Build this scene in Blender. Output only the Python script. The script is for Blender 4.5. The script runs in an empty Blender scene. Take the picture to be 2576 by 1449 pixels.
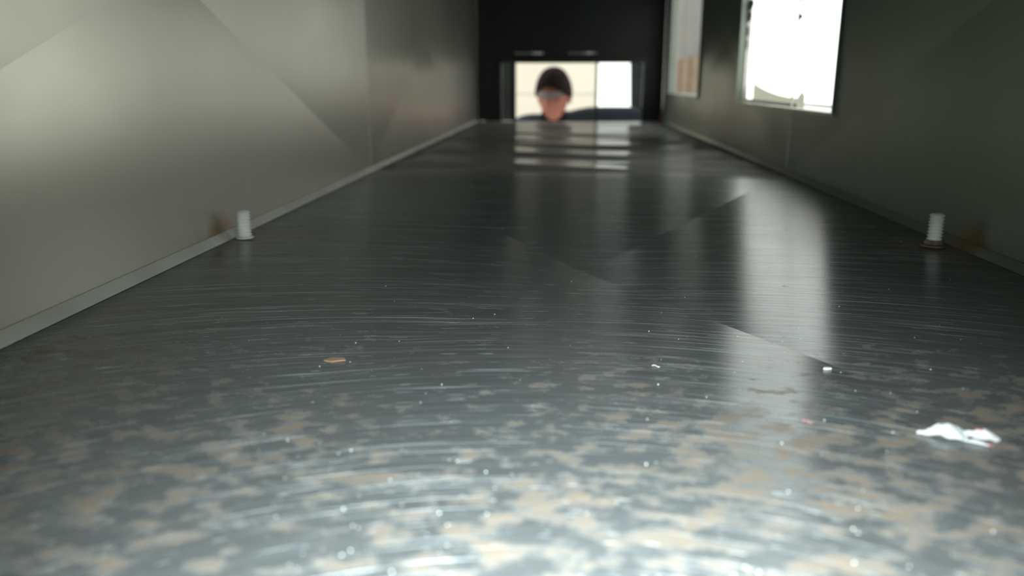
import bpy, bmesh, math, random
from mathutils import Vector, Matrix, noise
random.seed(7)
S = bpy.context.scene
COL = S.collection
PI = math.pi

# ------------------------------------------------------------------ camera
CAM_H = 0.20
cam_d = bpy.data.cameras.new('camera'); cam = bpy.data.objects.new('camera', cam_d); COL.objects.link(cam)
cam_d.sensor_width = 36.0; cam_d.lens = 36.0 * 2003 / 2576
cam_d.clip_start = 0.01; cam_d.clip_end = 200
cam.location = (0, 0, CAM_H)
cam.rotation_euler = (math.radians(90 - 14.58), 0, math.radians(3.62))
cam_d.dof.use_dof = True; cam_d.dof.focus_distance = 0.78; cam_d.dof.aperture_fstop = 3.9
S.camera = cam
# ------------------------------------------------------------------ world, lights, exposure
W = bpy.data.worlds.new('overcast daylight'); S.world = W; W.use_nodes = True
bg = W.node_tree.nodes['Background']
bg.inputs['Color'].default_value = (0.98, 1.0, 0.94, 1); bg.inputs['Strength'].default_value = 2.2
fl = bpy.data.lights.new('phone_flash', 'SPOT'); flash = bpy.data.objects.new('phone_flash', fl); COL.objects.link(flash)
fl.energy = 54; fl.color = (0.84, 0.97, 1.0); fl.shadow_soft_size = 0.006
fl.spot_size = math.radians(98); fl.spot_blend = 1.0
flash.location = (0.020, 0.02, 0.185); flash.rotation_euler = (math.radians(43), 0, math.radians(1))
vs = S.view_settings
vs.view_transform = 'Standard'; vs.look = 'None'; vs.exposure = 0.0; vs.gamma = 1.0; vs.use_curve_mapping = False

# ------------------------------------------------------------------ helpers
def link(name, me, parent=None, mat=None, smooth=False):
    o = bpy.data.objects.new(name, me); COL.objects.link(o)
    if parent: o.parent = parent
    if mat: me.materials.append(mat)
    if smooth:
        for p in me.polygons: p.use_smooth = True
    return o
def obj(name, bm, mat, parent=None, smooth=False, off=None):
    me = bpy.data.meshes.new(name)
    if off is not None: bmesh.ops.translate(bm, verts=bm.verts, vec=-Vector(off))
    bmesh.ops.recalc_face_normals(bm, faces=bm.faces)
    bm.to_mesh(me); bm.free()
    return link(name, me, parent, mat, smooth)
def empty(name, loc=(0, 0, 0)):
    o = bpy.data.objects.new(name, None); COL.objects.link(o); o.location = loc; o.empty_display_size = 0.05; return o
def tag(o, label=None, cat=None, group=None, kind=None):
    if label: o['label'] = label
    if cat: o['category'] = cat
    if group: o['group'] = group
    if kind: o['kind'] = kind
    return o
def box(bm, lo, hi, bev=0.0):
    vs_ = [bm.verts.new((x, y, z)) for x in (lo[0], hi[0]) for y in (lo[1], hi[1]) for z in (lo[2], hi[2])]
    fs = [bm.faces.new([vs_[i] for i in q]) for q in ((0,1,3,2),(4,6,7,5),(0,4,5,1),(2,3,7,6),(0,2,6,4),(1,5,7,3))]
    if bev:
        es = list({e for f in fs for e in f.edges})
        bmesh.ops.bevel(bm, geom=es, offset=bev, segments=2, affect='EDGES', profile=0.5)
    return bm
def cyl(bm, p0, p1, r0, r1=None, n=16, caps=True):
    p0, p1 = Vector(p0), Vector(p1); r1 = r0 if r1 is None else r1
    d = (p1 - p0).normalized(); a = d.orthogonal().normalized(); b = d.cross(a)
    A = [bm.verts.new(p0 + (a*math.cos(t) + b*math.sin(t))*r0) for t in [2*PI*i/n for i in range(n)]]
    B = [bm.verts.new(p1 + (a*math.cos(t) + b*math.sin(t))*r1) for t in [2*PI*i/n for i in range(n)]]
    for i in range(n): bm.faces.new((A[i], A[(i+1) % n], B[(i+1) % n], B[i]))
    if caps: bm.faces.new(A[::-1]); bm.faces.new(B)
    return bm
def lathe(bm, prof, c=(0, 0, 0), n=24):
    rings = []
    for r, z in prof:
        rings.append([bm.verts.new((c[0]+r*math.cos(2*PI*i/n), c[1]+r*math.sin(2*PI*i/n), c[2]+z)) for i in range(n)])
    for A, B in zip(rings, rings[1:]):
        for i in range(n): bm.faces.new((A[i], A[(i+1) % n], B[(i+1) % n], B[i]))
    bm.faces.new(rings[0][::-1]); bm.faces.new(rings[-1])
    return bm
def prism(bm, pts, axis, a, b):
    """polygon pts (2D) extruded along axis from a to b"""
    def P(u, v, w): return {'x': (w, u, v), 'y': (u, w, v), 'z': (u, v, w)}[axis]
    A = [bm.verts.new(P(u, v, a)) for u, v in pts]; B = [bm.verts.new(P(u, v, b)) for u, v in pts]
    n = len(pts)
    for i in range(n): bm.faces.new((A[i], A[(i+1) % n], B[(i+1) % n], B[i]))
    bm.faces.new(A[::-1]); bm.faces.new(B)
    return bm

# ------------------------------------------------------------------ materials
def mat(name, col=(.5,.5,.5), rough=.5, metal=0.0, spec=.5):
    m = bpy.data.materials.new(name); m.use_nodes = True
    b = m.node_tree.nodes['Principled BSDF']
    b.inputs['Base Color'].default_value = (*col, 1); b.inputs['Roughness'].default_value = rough
    b.inputs['Metallic'].default_value = metal; b.inputs['Specular IOR Level'].default_value = spec
    return m
class NT:
    def __init__(s, m): s.t = m.node_tree; s.b = s.t.nodes['Principled BSDF']
    def n(s, typ, **kw):
        x = s.t.nodes.new(typ)
        for k, v in kw.items():
            if k.startswith('i_'): x.inputs[int(k[2:]) if k[2:].isdigit() else k[2:]].default_value = v
            else: setattr(x, k, v)
        return x
    def l(s, a, b): s.t.links.new(a, b)
    def math(s, op, a, b=None, clamp=False):
        x = s.n('ShaderNodeMath', operation=op, use_clamp=clamp)
        for i, v in enumerate((a, b)):
            if v is None: continue
            if isinstance(v, (int, float)): x.inputs[i].default_value = v
            else: s.l(v, x.inputs[i])
        return x.outputs[0]
    def noise(s, vec, scale, detail=3, rough=.5):
        x = s.n('ShaderNodeTexNoise'); x.inputs['Scale'].default_value = scale; x.inputs['Detail'].default_value = detail
        x.inputs['Roughness'].default_value = rough
        s.l(vec, x.inputs['Vector']); return x.outputs['Fac']
    def ramp(s, v, a, b, lo=0.0, hi=1.0):
        x = s.n('ShaderNodeMapRange', interpolation_type='SMOOTHSTEP')
        s.l(v, x.inputs['Value']); x.inputs['From Min'].default_value = a; x.inputs['From Max'].default_value = b
        x.inputs['To Min'].default_value = lo; x.inputs['To Max'].default_value = hi
        return x.outputs['Result']
    def mixc(s, f, a, b):
        x = s.n('ShaderNodeMix', data_type='RGBA')
        if isinstance(f, (int, float)): x.inputs[0].default_value = f
        else: s.l(f, x.inputs[0])
        for i, v in ((6, a), (7, b)):
            if isinstance(v, tuple): x.inputs[i].default_value = (*v, 1)
            else: s.l(v, x.inputs[i])
        return x.outputs[2]
    def scale(s, vec, sc, loc=(0,0,0)):
        x = s.n('ShaderNodeMapping'); x.inputs['Scale'].default_value = sc; x.inputs['Location'].default_value = loc
        s.l(vec, x.inputs['Vector']); return x.outputs[0]
    def bump(s, h, strength, dist):
        x = s.n('ShaderNodeBump'); x.inputs['Strength'].default_value = strength; x.inputs['Distance'].default_value = dist
        s.l(h, x.inputs['Height']); s.l(x.outputs[0], s.b.inputs['Normal'])

TANG = 1
def floor_material():
    """dull galvanised sheet: scratches with flash glint arcs painted in, tan dust stains"""
    m = mat('scratched_floor_sheet'); t = NT(m); b = t.b
    pos = t.n('ShaderNodeNewGeometry').outputs['Position']
    # polar coordinates round the centre of the painted flash glint arcs
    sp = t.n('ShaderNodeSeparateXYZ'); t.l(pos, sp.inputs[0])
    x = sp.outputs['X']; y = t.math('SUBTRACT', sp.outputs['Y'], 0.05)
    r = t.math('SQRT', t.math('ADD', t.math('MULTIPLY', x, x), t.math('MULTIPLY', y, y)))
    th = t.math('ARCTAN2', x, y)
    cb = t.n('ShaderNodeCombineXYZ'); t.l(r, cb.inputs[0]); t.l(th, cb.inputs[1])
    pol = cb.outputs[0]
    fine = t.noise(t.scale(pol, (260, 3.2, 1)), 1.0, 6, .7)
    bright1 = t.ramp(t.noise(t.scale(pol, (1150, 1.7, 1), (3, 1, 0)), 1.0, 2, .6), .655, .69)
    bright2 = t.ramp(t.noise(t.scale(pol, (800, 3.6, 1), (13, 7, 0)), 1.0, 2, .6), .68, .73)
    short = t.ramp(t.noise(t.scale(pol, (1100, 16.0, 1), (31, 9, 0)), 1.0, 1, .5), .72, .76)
    glint = t.math('MAXIMUM', t.math('MAXIMUM', bright1, bright2), short)
    # tan stains
    sv = t.scale(pos, (44, 58, 1))
    big = t.noise(t.scale(pos, (5, 5, 1), (2, 5, 0)), 1.0, 2)
    st = t.math('ADD', t.noise(sv, 1.0, 5, .6), t.math('MULTIPLY', t.math('SUBTRACT', big, .5), .35))
    near = t.ramp(sp.outputs['Y'], .85, .36, -.20, .02)
    st = t.ramp(t.math('ADD', st, near), .46, .68)
    # large dull brown deposit
    dep = t.ramp(t.noise(t.scale(pos, (3.0, 2.0, 1), (7, 1, 0)), 1.0, 4), .40, .70)
    base = t.mixc(dep, (.23, .25, .25), (.22, .195, .17))
    base = t.mixc(t.ramp(fine, .38, .66), base, (.38, .42, .43))
    base = t.mixc(t.math('MULTIPLY', st, .75), base, (.29, .215, .15))
    base = t.mixc(t.math('MULTIPLY', glint, .75), base, (.95, 1.0, 1.0))  # pale arcs stand in for the flash glinting on scratches
    # rust halo at the two bolts
    halo = None
    for cx, cy in ((-.425, 1.01), (.468, 1.01)):
        dx = t.math('SUBTRACT', sp.outputs['X'], cx); dy = t.math('MULTIPLY', t.math('SUBTRACT', sp.outputs['Y'], cy), .6)
        d = t.math('SQRT', t.math('ADD', t.math('MULTIPLY', dx, dx), t.math('MULTIPLY', dy, dy)))
        d = t.math('ADD', d, t.math('MULTIPLY', t.math('SUBTRACT', t.noise(pos, 30, 3), .5), .05))
        hh = t.ramp(d, .065, .012)
        halo = hh if halo is None else t.math('MAXIMUM', halo, hh)
    base = t.mixc(t.math('MULTIPLY', halo, .7), base, (.20, .11, .05))
    t.l(base, b.inputs['Base Color'])
    met = t.math('SUBTRACT', .80, t.math('MULTIPLY', t.math('MAXIMUM', st, halo), .70))
    t.l(met, b.inputs['Metallic'])
    rg = t.math('ADD', t.math('ADD', .22, t.math('MULTIPLY', st, .22)), t.math('MULTIPLY', dep, .04))
    far = t.ramp(sp.outputs['Y'], 1.70, 1.85)              # the first length is brushed, those beyond are plain mill sheet
    rg = t.math('SUBTRACT', rg, t.math('MULTIPLY', far, .13))
    t.l(rg, b.inputs['Roughness'])
    t.l(t.math('SUBTRACT', .80, t.math('MULTIPLY', far, .6)), b.inputs['Anisotropic'])
    tg = t.n('ShaderNodeCombineXYZ'); tg.inputs[TANG].default_value = 1.0; t.l(tg.outputs[0], b.inputs['Tangent'])
    # film of dust, whitened along the painted glint arcs
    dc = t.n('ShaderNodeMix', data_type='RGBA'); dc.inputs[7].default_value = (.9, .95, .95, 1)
    df = t.n('ShaderNodeBsdfDiffuse'); t.l(t.mixc(st, (.18, .182, .176), (.145, .115, .083)), dc.inputs[6]); t.l(glint, dc.inputs[0]); t.l(dc.outputs[2], df.inputs['Color'])
    mx = t.n('ShaderNodeMixShader'); t.l(t.math('ADD', t.math('ADD', .23, t.math('MULTIPLY', far, .43)), t.math('MAXIMUM', t.math('MULTIPLY', st, .3), t.math('MULTIPLY', glint, .5))), mx.inputs[0])
    t.l(b.outputs[0], mx.inputs[1]); t.l(df.outputs[0], mx.inputs[2])
    t.l(mx.outputs[0], t.t.nodes['Material Output'].inputs['Surface'])
    t.bump(t.math('ADD', fine, t.math('MULTIPLY', glint, .6)), .18, .0006)
    return m
def wall_material(name, a, c, rough, metal):
    m = mat(name, a, rough, metal); t = NT(m)
    pos = t.n('ShaderNodeNewGeometry').outputs['Position']
    n1 = t.noise(pos, 2.2, 4); n2 = t.noise(t.scale(pos, (8, 8, 14)), 1.0, 4)
    base = t.mixc(t.ramp(n1, .3, .7), a, c)
    base = t.mixc(t.ramp(n1, .35, .75, 0, .12), base, (.25, .22, .18))
    # rust on the sheet beside each bolt
    sp = t.n('ShaderNodeSeparateXYZ'); t.l(pos, sp.inputs[0])
    dy = t.math('SUBTRACT', sp.outputs['Y'], .985); dz = t.math('SUBTRACT', sp.outputs['Z'], .008)
    d = t.math('SQRT', t.math('ADD', t.math('MULTIPLY', dy, dy), t.math('MULTIPLY', t.math('MULTIPLY', dz, dz), 2)))
    d = t.math('ADD', d, t.math('MULTIPLY', t.math('SUBTRACT', t.noise(pos, 24, 3), .5), .03))
    base = t.mixc(t.ramp(d, .055, .01, 0, .75), base, (.30, .17, .07))
    t.l(base, t.b.inputs['Base Color'])
    t.l(t.ramp(n1, .3, .7, rough-.02, rough+.03), t.b.inputs['Roughness'])
    t.bump(t.noise(pos, 5, 1), .2, .004)
    return m
def grained(name, a, c, rough, metal=0.0, sc=(8, 8, 8), bump=.15, spec=.5):
    m = mat(name, a, rough, metal, spec); t = NT(m)
    co = t.n('ShaderNodeTexCoord').outputs['Object']
    n1 = t.noise(t.scale(co, sc), 1.0, 4)
    t.l(t.mixc(t.ramp(n1, .35, .65), a, c), t.b.inputs['Base Color'])
    t.bump(n1, bump, .003)
    return m
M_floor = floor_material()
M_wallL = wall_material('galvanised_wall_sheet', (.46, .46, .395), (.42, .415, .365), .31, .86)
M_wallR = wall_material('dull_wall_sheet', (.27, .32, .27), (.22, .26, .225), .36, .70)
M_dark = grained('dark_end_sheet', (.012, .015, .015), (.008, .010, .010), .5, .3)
M_trim = grained('seam_metal', (.66, .67, .60), (.56, .56, .50), .4, .4)
M_frame = grained('dark_frame_metal', (.035, .04, .04), (.02, .022, .022), .38, .6)
M_zinc = grained('bright_zinc', (.95, .96, .90), (.88, .90, .84), .5, .0, (60, 60, 60))
M_rust = grained('rusty_steel', (.28, .20, .15), (.16, .10, .06), .7, .2, (80, 80, 80))
M_collar = grained('collar_sheet', (.62, .63, .58), (.5, .51, .47), .3, .7)
M_liner = mat('cream_plastic_liner', (.80, .80, .70), .5)
_t = NT(M_liner); _tr = _t.n('ShaderNodeBsdfTranslucent'); _tr.inputs['Color'].default_value = (.55, .55, .47, 1)
_mx = _t.n('ShaderNodeMixShader'); _mx.inputs[0].default_value = .5
_t.l(_t.b.outputs[0], _mx.inputs[1]); _t.l(_tr.outputs[0], _mx.inputs[2]); _t.l(_mx.outputs[0], _t.t.nodes['Material Output'].inputs['Surface'])
M_paper = grained('white_paper', (.92, .93, .93), (.85, .86, .86), .8, 0, (90, 90, 90))
M_pink = grained('pink_fibre', (.75, .25, .25), (.6, .18, .2), .8)
M_cream = grained('cream_paint', (.66, .60, .51), (.62, .565, .48), .7, 0, (2, 2, 2), .05)
M_conc = grained('pale_concrete', (.62, .62, .60), (.54, .54, .52), .8, 0, (1, 1, 1), .1)
M_greyb = grained('grey_board', (.13, .15, .14), (.10, .11, .11), .8)
M_tan = grained('tan_board', (.16, .105, .05), (.13, .085, .045), .8, 0, (2, 2, 10))
M_skin = grained('skin', (.37, .125, .08), (.31, .10, .07), .55)
M_hair = grained('dark_brown_hair', (.020, .012, .009), (.010, .007, .006), .85, 0, (60, 60, 9), .5, .1)
M_navy = grained('navy_cloth', (.012, .018, .028), (.008, .012, .02), .9)
M_black = grained('dark_trousers', (.015, .015, .018), (.010, .010, .012), .9)
M_shoe = grained('brown_leather', (.06, .03, .02), (.04, .02, .015), .6)
M_lens = grained('painted_lens_glare', (.46, .39, .35), (.42, .35, .31), .45)

# ------------------------------------------------------------------ the duct shell (three lengths, cross-broken sheets)
XL, XR, H = -.44, .497, .655
XC = (XL + XR) / 2
YS = [-1.66, .08, 1.82, 3.56, 4.17]           # joints; the last length is cut by the end plate
GAP = .0012
def sheet(name, face, y0, y1, sag, mtl, parent, hole=None, ripple=0.0, full=1.74):
    """one sheet of the duct: pressed diagonally from corner to corner, sagging by `sag` outwards at its middle"""
    if face in 'fc': u0, u1 = XL, XR
    else: u0, u1 = 0.0, H
    uc, yc = (u0+u1)/2, y0 + full/2
    bm = bmesh.new()
    if ripple:
        nu, nv = 16, int(110*(y1-y0)/1.74)
        g = [[bm.verts.new((u0+(u1-u0)*i/nu, y0+(y1-y0)*j/nv, 0)) for j in range(nv+1)] for i in range(nu+1)]
        for i in range(nu):
            for j in range(nv):
                bm.faces.new((g[i][j], g[i+1][j], g[i+1][j+1], g[i][j+1]))
    else:
        cs = [bm.verts.new(p) for p in ((u0, y0, 0), (u1, y0, 0), (u1, y1, 0), (u0, y1, 0))]
        if abs((y1-y0)-full) < 1e-6:
            c = bm.verts.new((uc, yc, 0))
            for i in range(4): bm.faces.new((cs[i], cs[(i+1) % 4], c))
        else: bm.faces.new(cs)
        if hole:
            a, b_, z0, z1 = hole
            geom = lambda: bm.verts[:] + bm.edges[:] + bm.faces[:]
            for co, no in (((0, a, 0), (0, 1, 0)), ((0, b_, 0), (0, 1, 0)), ((z0, 0, 0), (1, 0, 0)), ((z1, 0, 0), (1, 0, 0))):
                bmesh.ops.bisect_plane(bm, geom=geom(), plane_co=co, plane_no=no, dist=1e-6)
            kill = [f for f in bm.faces if a < f.calc_center_median().y < b_ and z0 < f.calc_center_median().x < z1]
            bmesh.ops.delete(bm, geom=kill, context='FACES')
    for v in bm.verts:
        u, y = v.co.x, v.co.y
        k = max(abs((u-uc)/((u1-u0)/2)), abs((y-yc)/(full/2)))
        k = min(1, k)
        if full > (y1-y0) + 1e-6: k = min(1, max(k, 0)); sg = sag*.4
        else: sg = sag
        w = sg*(1-k)
        if ripple:
            e = min(1, (u-u0)/.06, (u1-u)/.06)
            ph = .9*math.sin(3.1*u+1) + .35*math.sin(9*u)
            w += ripple*max(0, e)*(math.sin(2*PI*y/.30+ph+1.3*math.sin(y*1.7)) + .6*math.sin(2*PI*y/.185+2*ph+1+5*u))
        v.co.z = w
    def place(p):
        u, y, w = p
        if face == 'f': return Vector((u, y, -w))
        if face == 'c': return Vector((u, y, H+w))
        if face == 'l': return Vector((XL-w, y, u))
        return Vector((XR+w, y, u))
    T = .0015
    top = {v: v.co.copy() for v in bm.verts}
    n0 = list(bm.faces)
    back = {v: bm.verts.new((v.co.x, v.co.y, v.co.z+T)) for v in list(bm.verts)}
    bnd = [e for e in bm.edges if len(e.link_faces) == 1]
    for f in n0: bm.faces.new([back[v] for v in f.verts][::-1])
    for e in bnd:
        a, b_ = e.verts; bm.faces.new((a, b_, back[b_], back[a]))
    for v in bm.verts: v.co = place(v.co)
    o = obj(name, bm, mtl, parent, smooth=bool(ripple))
    return o
OPEN = [(1.55, 2.40), (3.10, 3.96)]           # side openings along the right wall
OPEN0 = (-.15, .42)
Z0, Z1 = .142, .60
def holes(y0, y1):
    r = []
    for a, b_ in OPEN + [OPEN0]:
        lo, hi = max(a, y0), min(b_, y1)
        if hi - lo > .02: r.append((lo, hi, Z0, Z1))
    return r
floor = tag(empty('floor'), 'grey scratched sheet metal duct floor with tan stains', kind='structure')
wl = tag(empty('wall_left'), 'pale galvanised sheet metal wall with pressed diagonal creases', kind='structure')
wr = tag(empty('wall_right'), 'dull green-grey sheet metal wall with side openings', kind='structure')
ce = tag(empty('ceiling'), 'dark sheet metal duct top', kind='structure')
for i in range(4):
    y0, y1 = YS[i]+GAP, YS[i+1]-GAP
    full = 1.74-2*GAP
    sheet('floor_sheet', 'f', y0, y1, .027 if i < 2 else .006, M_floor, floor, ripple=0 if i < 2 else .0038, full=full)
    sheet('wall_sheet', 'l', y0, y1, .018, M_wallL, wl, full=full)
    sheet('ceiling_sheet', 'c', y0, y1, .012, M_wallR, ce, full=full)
    # a right-hand sheet can meet two openings: cut it between them
    hs = holes(y0, y1)
    if len(hs) == 2 or (len(hs) == 1):
        if len(hs) == 1:
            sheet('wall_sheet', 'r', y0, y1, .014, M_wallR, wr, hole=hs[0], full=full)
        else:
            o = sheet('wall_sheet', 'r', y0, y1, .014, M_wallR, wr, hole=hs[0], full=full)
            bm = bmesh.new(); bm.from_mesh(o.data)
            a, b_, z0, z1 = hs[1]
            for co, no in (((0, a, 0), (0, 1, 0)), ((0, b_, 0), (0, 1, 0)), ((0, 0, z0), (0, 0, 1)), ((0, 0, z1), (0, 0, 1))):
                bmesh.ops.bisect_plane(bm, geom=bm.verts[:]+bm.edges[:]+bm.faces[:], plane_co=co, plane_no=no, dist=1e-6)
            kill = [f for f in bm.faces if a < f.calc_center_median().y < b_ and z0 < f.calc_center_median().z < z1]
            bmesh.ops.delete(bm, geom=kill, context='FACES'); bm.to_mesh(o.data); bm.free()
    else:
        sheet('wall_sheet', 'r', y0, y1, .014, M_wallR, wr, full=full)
# joint cleats over each seam (thin drive strips) and folded corner strips
bm = bmesh.new(); box(bm, (XL, YS[0]-.003, 0), (XR, YS[0]-.001, H)); tag(obj('wall_back', bm, M_wallR), 'sheet metal blanking plate behind the camera', kind='structure')
bm = bmesh.new(); prism(bm, [(XL, -.0), (XL+.010, .0), (XL+.0015, .010), (XL, .010)], 'y', YS[0], YS[-1])
tag(obj('baseboard_left', bm, M_trim), 'pale folded corner seam along the foot of the left wall', kind='structure')
bm = bmesh.new(); prism(bm, [(XR, -.0), (XR, .010), (XR-.0015, .010), (XR-.008, .0)], 'y', YS[0], YS[-1])
tag(obj('baseboard_right', bm, M_wallR), 'folded corner seam along the foot of the right wall', kind='structure')

# end plate with the inspection opening
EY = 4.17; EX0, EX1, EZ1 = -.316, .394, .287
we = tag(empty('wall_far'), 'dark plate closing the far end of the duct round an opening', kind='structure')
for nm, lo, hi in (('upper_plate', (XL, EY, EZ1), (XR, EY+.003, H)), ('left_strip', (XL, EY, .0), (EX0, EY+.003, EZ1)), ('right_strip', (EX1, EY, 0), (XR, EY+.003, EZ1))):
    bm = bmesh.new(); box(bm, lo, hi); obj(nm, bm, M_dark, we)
# frame of the far opening: flanges, inner post, top lip and added highlight bars
fr = tag(empty('window_1', ((EX0+EX1)/2, EY, 0)), 'dark steel frame round the far opening of the duct', kind='structure')
off = fr.location
def part(name, bm, m, root, smooth=False): return obj(name, bm, m, root, smooth, off=root.location)
for nm, lo, hi in (('frame_post', (EX0-.02, EY-.012, 0), (EX0, EY, EZ1+.02)), ('frame_post', (EX1, EY-.012, 0), (EX1+.02, EY, EZ1+.02)),
                   ('top_rail', (EX0-.02, EY-.016, EZ1), (EX1+.02, EY, EZ1+.022)), ('inner_post', (-.262, EY, 0), (-.244, EY+.02, EZ1)),
                   ('mullion', (.159, EY+.004, .0), (.172, EY+.014, EZ1))):
    bm = bmesh.new(); box(bm, lo, hi, .002); part(nm, bm, M_frame, fr)
for a, b_ in ((-.25, -.105), (.02, .165)):  # bright bars added to imitate highlight strips along the lip
    bm = bmesh.new(); cyl(bm, (a, EY-.012, .334), (b_, EY-.012, .334), .005); lathe(bm, [(.004, 0), (.004, .001)], (a, EY-.012, .334), 6)
    part('highlight_bar', bm, M_collar, fr, True)
bm = bmesh.new(); prism(bm, [(.338, .075), (.394, .06), (.394, .287), (.33, .287)], 'y', EY+.006, EY+.009); part('side_flap', bm, M_greyb, fr)
bm = bmesh.new(); prism(bm, [(EX0, .0), (-.262, 0), (-.262, .287), (EX0, .287)], 'y', EY+.008, EY+.011); part('side_flap', bm, M_greyb, fr)

# ------------------------------------------------------------------ side opening collars
def collar(name, y0, y1, depth, kind_flap, label):
    r = tag(empty(name, (XR, (y0+y1)/2, Z0)), label, kind='structure')
    X0, X1, T = XR, XR+depth, .0015
    for nm, lo, hi in (('sill', (X0+.0155, y0, Z0-T), (X1, y1, Z0)), ('head', (X0+.0155, y0, Z1), (X0+.03, y1, Z1+T)),
                       ('jamb', (X0+.0155, y0-T, Z0), (X0+.03, y0, Z1)), ('jamb', (X0+.0155, y1, Z0), (X0+.03, y1+T, Z1))):
        bm = bmesh.new(); box(bm, lo, hi); part(nm, bm, M_collar if kind_flap or nm == 'head' else M_wallR, r)
    # lip folded round the inner edge of the hole
    bm = bmesh.new()
    box(bm, (X0-.0005, y0-.006, Z0-.006), (X0+.018, y1+.006, Z0)); part('sill_lip', bm, M_trim if kind_flap else M_wallR, r)
    bm = bmesh.new(); box(bm, (X0-.0005, y0-.006, Z0), (X0+.018, y0, Z1)); part('jamb_lip', bm, M_wallR, r)
    bm = bmesh.new(); box(bm, (X0-.0005, y1, Z0), (X0+.018, y1+.006, Z1)); part('jamb_lip', bm, M_wallR, r)
    bm = bmesh.new(); box(bm, (X1-.002, y0, Z0), (X1, y1, Z0+.004)); part('outer_lip', bm, M_frame, r)
    if kind_flap:
        ym = 1.885
        # thin divider with fixing tabs
        bm = bmesh.new(); box(bm, (X0+.016, ym-.002, Z0), (X0+.020, ym+.002, Z1)); part('divider', bm, M_trim, r)
        for z in (.335, .375):
            bm = bmesh.new(); prism(bm, [(ym-.003, z-.004), (ym-.020, z-.001), (ym-.022, z+.004), (ym-.003, z+.007)], 'x', X0+.018, X0+.020)
            part('fixing_tab', bm, M_greyb, r)
        # sagging liner across the farther bay
        bm = bmesh.new(); pts = [(y1, Z0), (ym, Z0), (ym, .166), (ym+.02, .178), (ym+.05, .168)]
        for k in range(15):
            t_ = k/14; pts.append((ym+.06+(y1-ym-.06)*t_, .161+.034*t_**2.0))
        bm.faces.new([bm.verts.new((X0+.046, u, v)) for u, v in pts]); part('sagging_liner', bm, M_liner, r)
        bm = bmesh.new(); box(bm, (X0+.03, ym, Z0), (X0+.034, y1, Z0+.008)); part('liner_rail', bm, M_trim, r)
        # ragged tabs along the far jamb
        for z, w in ((.44, .03), (.405, .05), (.375, .03), (.335, .012), (.30, .006)):
            bm = bmesh.new(); prism(bm, [(y1, z-.016), (y1-w*.6, z-.010), (y1-w, z+.002), (y1-w*.7, z+.012), (y1, z+.016)], 'x', X0+.020, X0+.022)
            part('ragged_tab', bm, M_wallR, r)
    return r
collar('window_2', OPEN[0][0], OPEN[0][1], .11, True, 'bright side opening in the right wall with thin divider and sagging liner')
collar('window_3', OPEN[1][0], OPEN[1][1], .11, False, 'dimmer narrow side opening farther along the right wall')
collar('window_4', OPEN0[0], OPEN0[1], .11, False, 'side opening in the right wall beside the camera')

# ------------------------------------------------------------------ outside the duct
GZ = -1.42
bm = bmesh.new(); box(bm, (-30, -30, GZ-.1), (30, 40, GZ)); tag(obj('ground', bm, M_conc), 'pale concrete ground outside the duct', kind='structure')
pp = tag(empty('partition_wall', (-.8, 6.2, GZ)), 'cream panelled partition behind the person, one joint across it', 'partition')
for z0, z1 in ((GZ, -.5), (-.498, .100), (.104, 1.2)):
    bm = bmesh.new(); box(bm, (-2.4, 6.2, z0), (.25, 6.24, z1), .002); part('panel', bm, M_cream, pp)
bm = bmesh.new(); box(bm, (-2.4, 6.215, GZ), (.248, 6.232, 1.19)); part('backing', bm, M_greyb, pp)
bd = tag(empty('leaning_board', (1.25, 7.5, GZ)), 'tan wooden board standing outside the second side opening', 'board')
bm = bmesh.new(); box(bm, (1.2, 7.2, GZ), (1.225, 8.9, .42), .002); part('board', bm, M_tan, bd)
for y in (7.25, 7.95, 8.6):
    bm = bmesh.new(); box(bm, (1.188, y, GZ), (1.2, y+.05, .42), .002); part('batten', bm, M_tan, bd)
cb = tag(empty('tall_cabinet', (1.33, 9.2, GZ)), 'tall dull grey cabinet, enlarged to block daylight, behind the tan board outside the second side opening', 'cabinet')
bm = bmesh.new(); box(bm, (1.3, 6.65, GZ), (1.36, 11.6, 2.6), .004); part('body', bm, M_greyb, cb)  # made taller and longer to keep daylight off the far left wall
for y in (6.70, 7.92, 9.14, 10.36):
    bm = bmesh.new(); box(bm, (1.288, y, GZ+.1), (1.3, y+1.18, 2.54), .003); d_ = part('door', bm, grained('cabinet_door_paint', (.13, .115, .10), (.09, .095, .085), .7), cb)
    bm = bmesh.new(); cyl(bm, (1.275, y+.1, -.1), (1.275, y+.1, .05), .006); cyl(bm, (1.275, y+.1, -.09), (1.29, y+.1, -.09), .004); cyl(bm, (1.275, y+.1, .04), (1.29, y+.1, .04), .004)
    h_ = obj('handle', bm, M_zinc, d_, True, off=cb.location)

# ------------------------------------------------------------------ threaded bolts
def bolt(x, y, lean, label, zb=0.0):
    r = tag(empty('threaded_bolt', (x, y, zb)), label, 'bolt', 'threaded bolts standing beside the duct walls')
    R, pitch, n = .0092, .0042, 24
    hgt = .035 if x < 0 else .041; W_ = .0112 if x < 0 else .016
    bm = bmesh.new(); prof = []
    k = 0; z = .002
    while z < hgt-.002:
        prof += [(R-.0020, z), (R-.0016, z+pitch*.22), (R, z+pitch*.5), (R, z+pitch*.72)]; z += pitch
    prof += [(R-.0016, z), (R-.0030, z+.001)]
    lathe(bm, prof, n=n); obj('threaded_shank', bm, M_zinc, r)
    bm = bmesh.new(); lathe(bm, [(W_, .0), (W_, .0010), (W_-.0004, .0014)], n=28); obj('washer', bm, M_rust if x > 0 else M_zinc, r)
    if x < 0: return r
    bm = bmesh.new(); lathe(bm, [(.0112, .002), (.0120, .003), (.0120, .0068), (.0112, .0078)], n=6); obj('hex_nut', bm, M_rust if x > 0 else M_zinc, r)
    return r
bolt(-.4165, 1.008, .0, 'bright zinc threaded bolt standing at the foot of the left wall')
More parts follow.
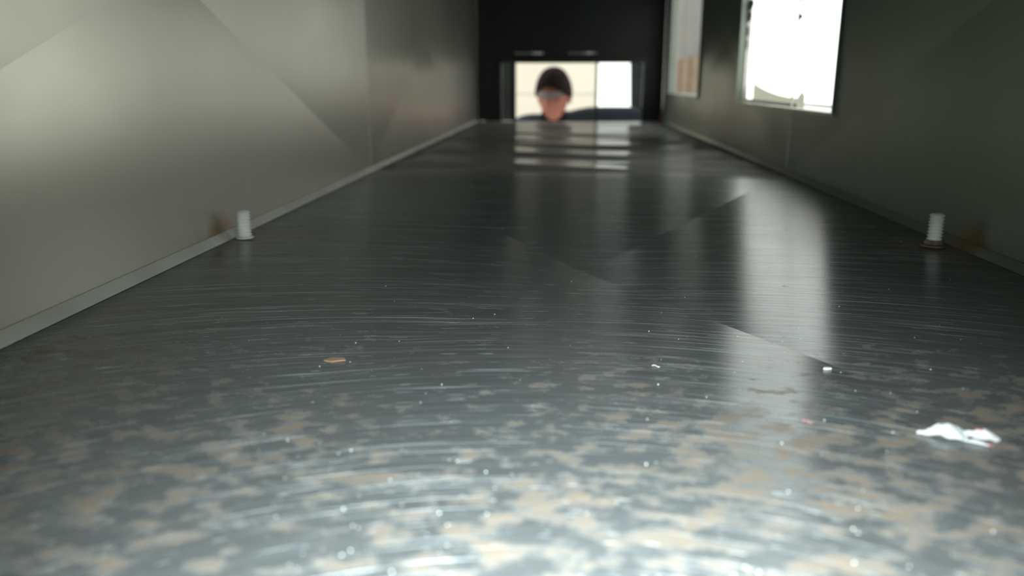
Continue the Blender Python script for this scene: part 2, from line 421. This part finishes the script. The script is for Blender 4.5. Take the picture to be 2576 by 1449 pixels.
b2 = bolt(.4660, 1.012, .0, 'bright zinc threaded bolt on rusty nut at the foot of the right wall')

# ------------------------------------------------------------------ paper scrap and specks
def zfl(x, y):
    k = max(abs((x-XC)/((XR-XL)/2)), abs((y-.95)/.87)); return -.027*(1-min(1, k))
def crumple():
    px, py = .2445, .466
    r = tag(empty('paper_scrap', (px, py, zfl(px, py))), 'small crumpled white paper scrap with pink marks lying on the duct floor', 'scrap')
    bm = bmesh.new(); nu, nv = 26, 8
    # spine from left tip to right tip; half-width and arch vary along it
    spine = [(0, .0004, .0008), (.12, .0016, .0026), (.22, .0048, .0062), (.34, .0088, .0086), (.46, .0096, .0066), (.56, .0050, .0042), (.63, .0018, .0040), (.72, .0020, .0050), (.82, .0042, .0060), (.92, .0036, .0038), (1.0, .0006, .0006)]
    def interp(t, k):
        for a, b_ in zip(spine, spine[1:]):
            if t <= b_[0]: 
                f = (t-a[0])/(b_[0]-a[0]); return a[k]+(b_[k]-a[k])*f
        return spine[-1][k]
    g = []
    for i in range(nu+1):
        t = i/nu; L = .046
        row = []
        for j in range(nv+1):
            s = j/nv*2-1
            w = interp(t, 1) if i else .0004; hh = interp(t, 2)
            nz = noise.noise(Vector((t*9, s*2.2, 3.1)))*.0022
            z = hh*(1-.75*s*s)+nz
            x = -L/2+L*t+noise.noise(Vector((t*7, s*3, 9)))*.0012
            y = s*w - .010*max(0, t-.1)*.4 + .0035*(1-t)
            row.append(bm.verts.new((x, y, max(.0006, z+.0006))))
        g.append(row)
    for i in range(nu):
        for j in range(nv): bm.faces.new((g[i][j], g[i+1][j], g[i+1][j+1], g[i][j+1]))
    ret = bmesh.ops.solidify(bm, geom=bm.faces[:], thickness=.0003)
    obj('crumpled_sheet', bm, M_paper, r)
    # frayed end and small tongue towards the camera
    bm = bmesh.new(); prism(bm, [(.000, -.006), (.012, -.0125), (.013, -.0115), (.008, -.004)], 'z', .0010, .0014); obj('torn_tongue', bm, M_paper, r)
    bm = bmesh.new(); prism(bm, [(.0085, -.0030), (.0125, -.0040), (.0125, -.0026), (.0088, -.0014)], 'z', .0068, .0072); obj('pink_mark', bm, M_pink, r)
    bm = bmesh.new(); prism(bm, [(.010, -.0113), (.014, -.0136), (.0144, -.0126), (.011, -.0105)], 'z', .0015, .0018); obj('pink_mark', bm, M_pink, r)
    return r
crumple()
def fibre(name, x, y, L, m, label, rz=0):
    bm = bmesh.new(); pts = [Vector((L*(t-.5), .0006*math.sin(t*6), .0006+.0004*math.sin(t*5))) for t in [i/8 for i in range(9)]]
    for a, b_ in zip(pts, pts[1:]): cyl(bm, a, b_, .00022, n=6)
    o = obj(name, bm, m); o.location = (x, y, zfl(x, y)); o.rotation_euler.z = rz; tag(o, label, 'fibre'); return o
fibre('pink_fibre', .1595, .485, .006, M_pink, 'tiny pink fibre lying on the floor left of the paper scrap', -.25)
fibre('white_fibre', .075, .592, .006, M_paper, 'tiny white fibre on the floor in front of the window reflection', -.2)
# swarf chips at the crease
def chip(x, y, s, label):
    bm = bmesh.new(); prism(bm, [(-s, -.3*s), (-.2*s, -.6*s), (s, -.1*s), (.5*s, .5*s), (-.5*s, .4*s)], 'z', .0004, .0016)
    o = obj('metal_chip', bm, M_zinc); o.location = (x, y, zfl(x, y)); tag(o, label, 'chip'); return o
chip(.2065, .594, .0032, 'small bright metal chip lying where the two window reflections meet')
bm = bmesh.new(); s = .0085; prism(bm, [(-s, -.3*s), (-.2*s, -.6*s), (s, -.1*s), (.7*s, .5*s), (-.5*s, .5*s)], 'z', .0003, .0011)
o = obj('rust_flake', bm, M_rust); o.location = (-.178, .588, zfl(-.178, .588)); tag(o, 'small orange-brown rust flake lying on the left half of the floor', 'flake')
o.data.materials[0] = grained('orange_rust', (.36, .22, .14), (.28, .17, .11), .8)
# fine grit that no one could count
bm = bmesh.new()
for i in range(170):
    a, y = random.random(), .30+1.1*random.random()**1.6
    x = (a-.5)*min(.85, .9*y+.05)+.03; s = .00025+.0004*random.random()
    z = zfl(x, y)
    q = [bm.verts.new((x+s*math.cos(t), y+s*math.sin(t)*.7, z+.0001)) for t in (0, 1.6, 3.1, 4.7)]
    tp = bm.verts.new((x, y, z+s*1.1))
    for k in range(4): bm.faces.new((q[k], q[(k+1) % 4], tp))
    bm.faces.new(q[::-1])
tag(obj('floor_grit', bm, M_zinc), 'fine pale grit scattered over the near floor', 'grit', kind='stuff')

# ------------------------------------------------------------------ person looking in
def skin_bm(chains, subs=2):
    """chains: list of (verts, edges, radii); each island rooted at its vertex 0; returns evaluated bmesh"""
    out = bmesh.new()
    for vsx, es, rs in chains:
        me = bpy.data.meshes.new('tmp'); me.from_pydata([tuple(v) for v in vsx], es, [])
        ob = bpy.data.objects.new('tmp', me); COL.objects.link(ob)
        md = ob.modifiers.new('s', 'SKIN'); md.use_smooth_shade = True
        me.skin_vertices  # layer
        for i, r in enumerate(rs):
            rr = r if isinstance(r, tuple) else (r, r)
            me.skin_vertices[0].data[i].radius = rr; me.skin_vertices[0].data[i].use_root = (i == 0)
        sb = ob.modifiers.new('d', 'SUBSURF'); sb.levels = subs; sb.render_levels = subs
        dg = bpy.context.evaluated_depsgraph_get(); ev = ob.evaluated_get(dg); m2 = ev.to_mesh()
        out.from_mesh(m2); ev.to_mesh_clear(); bpy.data.objects.remove(ob); bpy.data.meshes.remove(me)
    return out
PX, PY = -.055, 4.44           # head centre
def head_bm():
    """head about the origin: z -0.12 (chin) .. 0.12 (crown), face towards -Y"""
    bm = bmesh.new(); nl, na = 28, 40; rings = []
    for i in range(1, nl):
        ph = PI*i/nl; z = .120*math.cos(ph); rr = math.sin(ph)
        ring = []
        for j in range(na):
            a = 2*PI*j/na; cx, cy = math.sin(a), -math.cos(a)      # a=0 -> front
            front = max(0, -cy)
            wx_, wy_ = .076, .098
            low = max(0, -z/.12)
            wx_ *= 1-.30*low**1.4
            yb = wy_*(1-.38*low**1.2) if cy > 0 else wy_*(1-.06*low)
            p = Vector((cx*rr**.85*wx_, cy*rr**.85*yb, z))
            # face: brow, eye sockets, nose, mouth, chin
            if cy < 0:
                fx = p.x
                nose = math.exp(-(fx/.011)**2)*(math.exp(-((z+.030)/.014)**2)*.022 + math.exp(-((z+.008)/.022)**2)*.012)
                eye = -.010*(math.exp(-((abs(fx)-.031)/.014)**2))*math.exp(-((z-.004)/.012)**2)
                brow = .005*math.exp(-((abs(fx)-.028)/.022)**2)*math.exp(-((z-.024)/.010)**2)
                lips = .006*math.exp(-(fx/.022)**2)*(math.exp(-((z+.060)/.005)**2)+math.exp(-((z+.072)/.006)**2))
                chin = .008*math.exp(-(fx/.02)**2)*math.exp(-((z+.100)/.014)**2)
                p.y -= (nose+eye+brow+lips+chin)*min(1, front*1.4)
            ring.append(bm.verts.new(p))
        rings.append(ring)
    t = bm.verts.new((0, 0, .120)); b_ = bm.verts.new((0, -.02, -.120))
    for A, B in zip(rings, rings[1:]):
        for j in range(na): bm.faces.new((A[j], A[(j+1) % na], B[(j+1) % na], B[j]))
    for j in range(na):
        bm.faces.new((t, rings[0][(j+1) % na], rings[0][j])); bm.faces.new((b_, rings[-1][j], rings[-1][(j+1) % na]))
    return bm
def ear_bm(s):
    bm = bmesh.new(); bmesh.ops.create_uvsphere(bm, u_segments=14, v_segments=10, radius=1)
    for v in bm.verts:
        y, z = v.co.y, v.co.z
        d = math.hypot(y, z); v.co = Vector((s*(.078+v.co.x*s*.008-(.006 if d < .55 else 0)*(1 if v.co.x*s > 0 else 0)+.004*max(0, y)), .012+y*.017, -.012+z*.031))
    return bm
HP = Vector((PX, PY, .122))
HROT = Matrix.Rotation(math.radians(-14), 4, 'Z') @ Matrix.Rotation(math.radians(10), 4, 'X')
HM = Matrix.Translation(HP) @ HROT @ Matrix.Scale(1.09, 4)
person = tag(empty('person', (PX, PY+.1, GZ)), 'person with dark hair, clear glasses and navy jacket looking in through the far opening', 'person')
def ppart(name, bm, m, parent=None, smooth=True):
    return obj(name, bm, m, parent or person, smooth, off=person.location)
# joints (z relative to ground)
g = GZ
pel = Vector((PX+.02, PY+.42, g+.93)); waist = Vector((PX+.01, PY+.36, g+1.10)); chest = Vector((PX, PY+.20, g+1.30))
nb = Vector((PX, PY+.10, .005)); nt = Vector((PX, PY+.035, .055))
shR = Vector((PX-.19, PY+.10, -.038)); elR = Vector((PX-.30, PY+.02, -.30)); wrR = Vector((PX-.14, PY-.10, -.10))
shL = Vector((PX+.19, PY+.09, .000)); elL = Vector((PX+.44, PY+.0, .012)); wrL = Vector((PX+.60, PY-.17, .020))
hpR, hpL = pel+Vector((-.10, 0, -.05)), pel+Vector((.10, 0, -.05))
knR, knL = Vector((PX-.12, PY+.32, g+.50)), Vector((PX+.14, PY+.30, g+.50))
anR, anL = Vector((PX-.13, PY+.42, g+.09)), Vector((PX+.15, PY+.42, g+.09))
toR, toL = anR+Vector((-.02, -.17, -.055)), anL+Vector((.02, -.17, -.055))
B = [pel, waist, chest, nb, nt, shR, elR, wrR, shL, elL, wrL, hpR, knR, anR, toR, hpL, knL, anL, toL]
E_ = [(0,1),(1,2),(2,3),(3,4),(2,5),(5,6),(6,7),(2,8),(8,9),(9,10),(0,11),(11,12),(12,13),(13,14),(0,15),(15,16),(16,17),(17,18)]
R_ = [.11,.105,.12,.055,.052,.05,.036,.025,.05,.036,.025,.075,.05,.035,.028,.075,.05,.035,.028]
bodybm = skin_bm([(B, E_, R_)], 2)
def hand_chains(w, d, upv, s):
    """palm and five fingers; w wrist, d pointing direction, upv back-of-hand normal, s=+1 thumb on the d x up side"""
    d = d.normalized(); upv = (upv - d*upv.dot(d)).normalized(); side = d.cross(upv)*s
    ch = [([w-d*.02, w+d*.03, w+d*.075], [(0,1),(1,2)], [(.022,.016),(.033,.014),(.036,.012)])]
    for k, (o_, L) in enumerate(((.027, .070), (.009, .078), (-.009, .073), (-.026, .058))):
        a = w+d*.060+side*o_; b_ = w+d*.092+side*o_*1.1
        c = b_+(d*.85-upv*.5).normalized()*L*.42; e = c+(d*.35-upv*.95).normalized()*L*.33; f_ = e+(d*-.1-upv).normalized()*L*.25
        ch.append(([a, b_, c, e, f_], [(0,1),(1,2),(2,3),(3,4)], [.010,.0098,.0090,.0082,.0070]))
    a = w+d*.025+side*.018; b_ = w+d*.045+side*.045; c = b_+(d*.7+side*.3-upv*.5).normalized()*.034; e = c+(d*.6-upv*.8).normalized()*.028
    ch.append(([a, b_, c, e], [(0,1),(1,2),(2,3)], [.013,.0115,.0105,.0085]))
    return ch
hb = skin_bm(hand_chains(wrR, Vector((.25, -1, .35)), Vector((0, .3, 1)), -1) + hand_chains(wrL, Vector((-.15, -1, .1)), Vector((.2, .1, 1)), 1), 2)
tmp = bpy.data.meshes.new('t1'); hb.to_mesh(tmp); hb.free(); bodybm.from_mesh(tmp)
h1 = head_bm(); bmesh.ops.transform(h1, matrix=HM, verts=h1.verts); tmp = bpy.data.meshes.new('t2'); h1.to_mesh(tmp); h1.free(); bodybm.from_mesh(tmp)
for s in (-1, 1):
    e1 = ear_bm(s); bmesh.ops.transform(e1, matrix=HM, verts=e1.verts); tmp = bpy.data.meshes.new('t3'); e1.to_mesh(tmp); e1.free(); bodybm.from_mesh(tmp)
ppart('body', bodybm, M_skin)
# eyes and lips
for s in (-1, 1):
    bm = bmesh.new(); bmesh.ops.create_uvsphere(bm, u_segments=12, v_segments=8, radius=.0115); bmesh.ops.translate(bm, verts=bm.verts, vec=(s*.031, -.072, .003)); bmesh.ops.transform(bm, matrix=HM, verts=bm.verts); ppart('eye', bm, M_hair)
# hair: shell over the crown, back and sides
bm = bmesh.new(); nl, na = 22, 44; rows = []
for i in range(nl+1):
    row = []
    for j in range(na):
        a = 2*PI*j/na; cy = -math.cos(a)
        lim = 1.10 + .62*(1+cy)/2*1.0 + .22*(abs(math.sin(a))**2)     # further down at the back and sides
        ph = lim*i/nl; rr = math.sin(ph)**.85 if ph > 0 else 0
        th_ = 1.10 + .03*noise.noise(Vector((a*3, ph*6, 1)))
        row.append(bm.verts.new((math.sin(a)*rr*.078*th_, cy*rr*.100*th_ + .003, .122*math.cos(ph)*1.08+.002)))
    rows.append(row)
for A, Bq in zip(rows[0:], rows[1:]):
    for j in range(na): bm.faces.new((A[j], A[(j+1) % na], Bq[(j+1) % na], Bq[j]))
bmesh.ops.remove_doubles(bm, verts=bm.verts, dist=1e-5)
bmesh.ops.solidify(bm, geom=bm.faces[:], thickness=.006)
bmesh.ops.transform(bm, matrix=HM, verts=bm.verts); ppart('hair', bm, M_hair)
# glasses: lenses coloured pale to stand in for their reflection, with temple arms
bm = bmesh.new(); A = []
for k in range(15):
    a = -1.25+2.5*k/14; A.append((math.sin(a)*.080, -math.cos(a)*.104-.004))
ring = []
for (x, y) in A:
    hgt = .019*(1-.25*abs(x)/.08)
    ring.append([bm.verts.new((x, y, .024-hgt)), bm.verts.new((x, y, .024+hgt*.85))])
for p, q in zip(ring, ring[1:]): bm.faces.new((p[0], q[0], q[1], p[1]))
bmesh.ops.solidify(bm, geom=bm.faces[:], thickness=.002)
bmesh.ops.transform(bm, matrix=HM, verts=bm.verts); gl = ppart('glasses', bm, M_lens)
for s in (-1, 1):
    bm = bmesh.new(); cyl(bm, (s*.077, -.030, .020), (s*.086, .02, .015), .002, n=8); bmesh.ops.transform(bm, matrix=HM, verts=bm.verts)
    obj('temple_arm', bm, M_frame, gl, True, off=person.location)
# clothes follow the body
def lerp(a, b_, t): return a+(b_-a)*t
JV = [pel+Vector((0, 0, -.04)), waist, chest, lerp(nb, chest, .22), shR, elR, lerp(elR, wrR, .92), shL, elL, lerp(elL, wrL, .92)]
ppart('jacket', skin_bm([(JV, [(0,1),(1,2),(2,3),(2,4),(4,5),(5,6),(2,7),(7,8),(8,9)], [.135,.128,.145,.074,.074,.058,.042,.070,.058,.042])]), M_navy)
bm = bmesh.new(); cyl(bm, nb-Vector((0, 0, .01)), nb+Vector((0, -.008, .032)), .074, .066, 24, caps=False); bmesh.ops.solidify(bm, geom=bm.faces[:], thickness=.004)
ppart('collar', bm, M_navy)
TV = [pel, hpR, knR, lerp(knR, anR, .93), hpL, knL, lerp(knL, anL, .93)]
ppart('trousers', skin_bm([(TV, [(0,1),(1,2),(2,3),(0,4),(4,5),(5,6)], [.125,.092,.066,.055,.092,.066,.055])]), M_black)
for an, to in ((anR, toR), (anL, toL)):
    he = an+Vector((0, .05, -.05)); ppart('shoe', skin_bm([([an+Vector((0, 0, -.01)), he, lerp(he, to, .55), to], [(0,1),(1,2),(2,3)], [(.046,.044),(.040,.036),(.046,.034),(.042,.030)])]), M_shoe)
